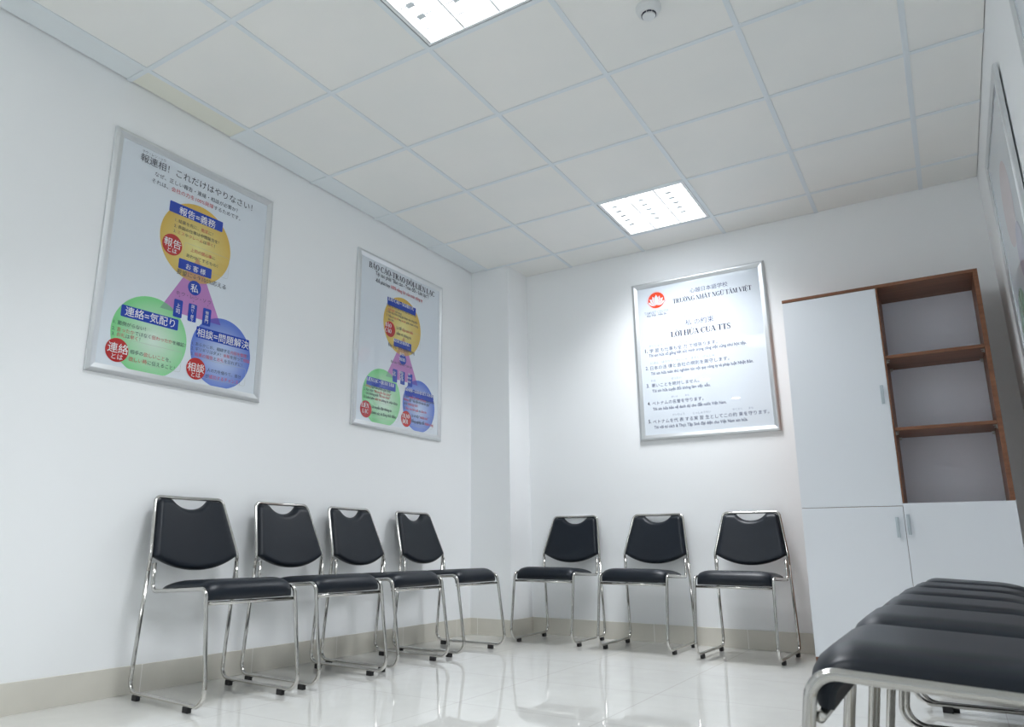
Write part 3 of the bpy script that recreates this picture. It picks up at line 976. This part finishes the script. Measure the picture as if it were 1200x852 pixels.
P2_LINES = [
    ("BÁO CÁO-TRAO ĐỔI-LIÊN LẠC", -0.3616, 0.3742, 0.5045, 'K'),
    ("Tại sao phải “Báo cáo - Trao đổi - Liên lạc”?", -0.2946, 0.2996, 0.4618, 'K'),
    ("-Để phát huy [100% năng lực của toàn công ty]", -0.2922, 0.2273, 0.4125, 'K'),
    ("BÁO CÁO = NGHĨA VỤ", -0.1542, 0.1292, 0.3224, 'w'),
    ("1. Báo cáo kết quả trước, sau đó trình bày", -0.1710, 0.1553, 0.2749, 'k'),
    ("[ngắn gọn] nội dung.", -0.1540, -0.0079, 0.2492, 'k'),
    ("2. Báo cáo theo từng giai đoạn của công việc", -0.1689, 0.1709, 0.2289, 'k'),
    ("3. Nếu có [sự cố] hay [sai sót] phải nhanh chóng", -0.1676, 0.1788, 0.2016, 'k'),
    ("báo cáo.", -0.1508, -0.0901, 0.1784, 'k'),
    ("Là để [cấp trên biết]", -0.0591, 0.1249, 0.1385, 'k'),
    ("nắm rõ thông tin.", -0.0575, 0.1090, 0.0998, 'k'),
    ("BÁO", -0.1771, -0.1139, 0.1346, 'w'),
    ("CÁO", -0.1785, -0.1122, 0.0975, 'w'),
    ("KHÁCH HÀNG", -0.0871, 0.0883, 0.0455, 'w'),
    ("Đáp ứng 100% nguyện vọng", -0.1421, 0.1458, 0.0002, 'k'),
    ("BẢN", -0.0173, 0.0327, -0.0364, 'w'),
    ("THÂN", -0.0248, 0.0441, -0.0733, 'w'),
    ("Báo cáo • Trao đổi • Liên lạc", -0.1078, 0.1176, -0.1095, 'k'),
    ("CẤP", -0.0898, -0.0565, -0.1823, 'w'),
    ("TRÊN", -0.0928, -0.0543, -0.1974, 'w'),
    ("ĐỒNG", -0.0158, 0.0276, -0.1656, 'w'),
    ("CẤP", -0.0114, 0.0251, -0.1821, 'w'),
    ("CẤP", -0.0107, 0.0258, -0.1989, 'w'),
    ("DƯỚI", -0.0138, 0.0280, -0.2156, 'w'),
    ("BỘ", 0.0816, 0.1037, -0.1622, 'w'),
    ("PHẬN", 0.0733, 0.1140, -0.1889, 'w'),
    ("KHÁC", 0.0727, 0.1133, -0.2151, 'w'),
    ("LIÊN LẠC = QUAN TÂM", -0.3431, -0.0696, -0.2723, 'w'),
    ("1. [Không] ngại làm phiền, gián đoạn", -0.3635, -0.1011, -0.3184, 'k'),
    ("2. Xác nhận “[Đã truyền đạt chưa?]”", -0.3658, -0.0959, -0.3434, 'k'),
    ("chứ không phải “[Đã nói chưa?]”", -0.3455, -0.1032, -0.3661, 'k'),
    ("3. Luôn luôn [cảm ơn] thông tin nhận được", -0.3631, -0.0264, -0.3921, 'k'),
    ("LIÊN", -0.3825, -0.3120, -0.4477, 'w'),
    ("LẠC", -0.3730, -0.3161, -0.4840, 'w'),
    ("Là truyền đạt thông tin", -0.2836, -0.0870, -0.4471, 'k'),
    ("chính xác và đúng thời điểm", -0.2855, -0.0394, -0.4836, 'k'),
    ("TRAO ĐỔI = GIẢI QUYẾT VẤN ĐỀ", 0.0220, 0.3804, -0.2719, 'w'),
    ("1. Luôn [chuẩn bị trước nội dung] cần trao đổi", 0.0391, 0.3858, -0.3200, 'k'),
    ("[không] để “vấn đề rơi vào lúc gấp”", 0.0400, 0.3356, -0.3437, 'k'),
    ("phải [thật kịp thời]", 0.0409, 0.1931, -0.3706, 'k'),
    ("3. [Báo cáo kết quả] và [cảm ơn]", 0.0422, 0.2955, -0.4021, 'k'),
    ("TRAO", 0.0216, 0.1055, -0.4575, 'w'),
    ("ĐỔI", 0.0306, 0.0877, -0.4953, 'w'),
    ("Là cơ hội “[mượn sức]”", 0.1246, 0.3215, -0.4445, 'k'),
    ("đồng nghiệp để [thành công.]", 0.1259, 0.3810, -0.4824, 'k'),
]
P3_LINES = [
    ("心越日本語学校", -0.0420, 0.2225, 0.4661, 'n'),
    ("TRƯỜNG NHẬT NGỮ TÂM VIỆT", -0.1703, 0.3780, 0.4088, 'N'),
    ("TAMVIET CENTER", -0.3871, -0.2042, 0.3509, 's'),
    ("Học Thật - Hiểu Sâu", -0.3684, -0.2203, 0.3285, 'n'),
    ("わたし　　やくそく", -0.0984, 0.1148, 0.2798, 's'),
    ("私 の約束", -0.0918, 0.1078, 0.2336, 'n'),
    ("LỜI HỨA CỦA TTS", -0.2019, 0.2182, 0.1633, 'N'),
    ("1.", -0.3993, -0.3795, 0.0685, 'N'),
    ("がくしゅう　しごと　ぜんりょく　がんば", -0.3674, 0.0180, 0.0995, 's'),
    ("学 習 も仕事も全 力 で頑張ります。", -0.3646, 0.1191, 0.0632, 'n'),
    ("Tôi xin hứa cố gắng hết sức mình trong công việc cũng như học tập.", -0.3718, 0.3088, 0.0275, 'n'),
    ("2.", -0.4022, -0.3825, -0.0613, 'n'),
    ("にほん　ほうりつ　かいしゃ　きそく　げんしゅ", -0.3624, 0.0911, -0.0281, 's'),
    ("日本の法 律と会社の規則を厳守します。", -0.3676, 0.1880, -0.0644, 'n'),
    ("Tôi xin hứa tuân thủ nghiêm túc nội quy công ty và pháp luật Nhật Bản.", -0.3652, 0.3430, -0.1064, 'n'),
    ("3.", -0.4032, -0.3836, -0.1907, 'n'),
    ("わる　　　　　　ぜったい", -0.3687, -0.1490, -0.1571, 's'),
    ("悪いことを絶対しません。", -0.3657, -0.0251, -0.1931, 'n'),
    ("Tôi xin hứa tuyệt đối không làm việc xấu.", -0.3635, 0.0475, -0.2342, 'n'),
    ("4.", -0.4033, -0.3839, -0.3205, 'N'),
    ("めいよ　　　まも", -0.2284, -0.1031, -0.2874, 's'),
    ("ベトナムの名誉を守ります。", -0.3691, -0.0061, -0.3223, 'n'),
    ("Tôi xin hứa bảo vệ danh dự cho đất nước Việt Nam.", -0.3669, 0.1447, -0.3650, 'n'),
    ("5.", -0.4044, -0.3850, -0.4485, 'N'),
    ("だいひょう", -0.2280, -0.1446, -0.4162, 's'),
    ("じっしゅうせい", -0.0853, 0.0356, -0.4186, 's'),
    ("やくそく　　まも", 0.1793, 0.3127, -0.4196, 's'),
    ("ベトナムを代 表 する実 習 生としてこの約 束を守ります。", -0.3724, 0.4090, -0.4544, 'n'),
    ("Tôi với tư cách là Thực Tập Sinh đại diện cho Việt Nam xin hứa.", -0.3656, 0.2712, -0.4951, 'n'),
]

def vertical(chars, u, v0, pitch, w, ink='w'):
    return [(ch, u - w / 2, u + w / 2, v0 - pitch * k, ink) for k, ch in enumerate(chars)]
p1 = thing('framed_poster', 'large framed Japanese poster of three coloured circles, nearer on the left wall', 'poster', 'framed circle posters on the left wall',
           poster_matrix((0.0008, 0.451, 1.927), (0, 1, 0), (1, 0, 0), R(0.75)))
add_frame(p1); ball_diagram(p1)
extra = vertical('上司', -0.061, -0.186, 0.028, 0.022) + vertical('同僚', 0.020, -0.171, 0.019, 0.0165) + vertical('部下', 0.020, -0.221, 0.019, 0.0165) + \
        vertical('他部門', 0.104, -0.180, 0.022, 0.019) + [('・', 0.018, 0.022, -0.203, 'w')] + \
        [('↓', -0.0635, -0.0565, -0.138, 'k'), ('↑', 0.0165, 0.0235, -0.126, 'k'), ('↓', 0.0165, 0.0235, -0.142, 'k'), ('↓', 0.1005, 0.1075, -0.141, 'k')]
set_lines(p1, P1_LINES + extra)
p2 = thing('framed_poster', 'framed Vietnamese poster of three coloured circles, nearer the corner on the left wall', 'poster', 'framed circle posters on the left wall',
           poster_matrix((0.0008, 2.115, 1.923), (0, 1, 0), (1, 0, 0), R(0.4)))
add_frame(p2); ball_diagram(p2)
set_lines(p2, P2_LINES)

p3 = thing('framed_notice', 'framed white notice with a red lotus emblem on the far wall', 'notice', None,
           poster_matrix((1.7200, YB - 0.0008, 1.919), (1, 0, 0), (0, -1, 0), 0.0))
add_frame(p3)
set_lines(p3, P3_LINES, z=Z0 + 0.0004)
# red lotus emblem: ring, red field above and below, white flower with red veins
LC, LR = Vector((-0.291, 0.442)), 0.070
LOTUS_RED = flat_mat('ink_lotus_red', (0.83, 0.075, 0.030))
RING = flat_mat('ink_rose_ring', (0.86, 0.58, 0.62))
def petal(cx, cyy, ang, length, width):
    pts = []
    n = 14
    for k in range(n + 1):
        t = k / n
        pts.append((width * math.sin(math.pi * t ** 0.85) ** 1.0 * 0.5, length * t))
    for k in range(n - 1, 0, -1):
        t = k / n
        pts.append((-width * math.sin(math.pi * t ** 0.85) * 0.5, length * t))
    c, s = math.cos(ang), math.sin(ang)
    return [(LC.x + cx + x * c - y * s, LC.y + cyy + x * s + y * c) for x, y in pts]
emb = bpy.data.objects.new('lotus_emblem', None)
bm = bmesh.new()
def ring_faces(bm, r0, r1, z, n=64):
    va = [bm.verts.new((LC.x + r0 * math.cos(2 * math.pi * k / n), LC.y + r0 * math.sin(2 * math.pi * k / n), z)) for k in range(n)]
    vb = [bm.verts.new((LC.x + r1 * math.cos(2 * math.pi * k / n), LC.y + r1 * math.sin(2 * math.pi * k / n), z)) for k in range(n)]
    for k in range(n):
        k2 = (k + 1) % n
        bm.faces.new((va[k], va[k2], vb[k2], vb[k]))
def add_poly(bm, pts, z, mi):
    f = bm.faces.new([bm.verts.new((x, y, z)) for x, y in pts]); f.material_index = mi
    f.normal_update()
    if f.normal.z < 0: f.normal_flip()
add_poly(bm, circle_pts(LC, LR * 0.88, 64), Z0 + 0.0004, 0)
bpy.data.objects.remove(emb)
zz = Z0 + 0.0006
for (cx, cyy, ang, ln, wd) in ((0.0, -0.036, R(70), 0.068, 0.030), (0.0, -0.036, R(-70), 0.068, 0.030),
                               (0.0, -0.036, R(46), 0.072, 0.030), (0.0, -0.036, R(-46), 0.072, 0.030),
                               (0.0, -0.036, R(22), 0.072, 0.030), (0.0, -0.036, R(-22), 0.072, 0.030), (0.0, -0.036, 0.0, 0.078, 0.034)):
    big = petal(cx, cyy, ang, ln + 0.004, wd + 0.0065)
    add_poly(bm, big, zz, 0); zz += 0.00008
    add_poly(bm, petal(cx, cyy, ang, ln, wd), zz, 1); zz += 0.00008
n0 = len(bm.faces)
ring_faces(bm, LR * 0.94, LR, Z0 + 0.0004)
bm.faces.ensure_lookup_table()
for f in bm.faces[n0:]:
    f.material_index = 2
    f.normal_update()
    if f.normal.z < 0: f.normal_flip()
link_mesh('lotus_emblem', bm, [LOTUS_RED, PAPER, RING], p3, recalc=False)

# two more framed posters on the right wall, seen edge-on
PALE_R = flat_mat('ink_pale_red', (0.66, 0.56, 0.58))
PALE_V = flat_mat('ink_pale_violet', (0.52, 0.52, 0.66))
PALE_G = flat_mat('ink_pale_green', (0.42, 0.60, 0.50))
PALE_B = flat_mat('ink_pale_blue', (0.42, 0.52, 0.68))
for k, (yc, lab) in enumerate(((2.0725, 'framed poster seen edge-on on the right wall, beside the cabinet'), (0.475, 'framed poster on the right wall nearest the viewer, cut by the picture edge'))):
    q = thing('framed_poster', lab, 'poster', 'framed posters on the right wall', poster_matrix((XR - 0.0065, yc, 1.895), (0, -1, 0), (-1, 0, 0), 0.0))
    add_frame(q)
    poly_mesh('printed_red_circle', circle_pts((0.02, 0.16), 0.19), Z0 + 0.0003, PALE_R, q)
    poly_mesh('printed_violet_circle', circle_pts((0.15, -0.10), 0.12), Z0 + 0.0006, PALE_V, q)
    poly_mesh('printed_green_circle', circle_pts((-0.19, -0.34), 0.17), Z0 + 0.0003, PALE_G, q)
    poly_mesh('printed_blue_circle', circle_pts((0.21, -0.36), 0.17), Z0 + 0.0003, PALE_B, q)
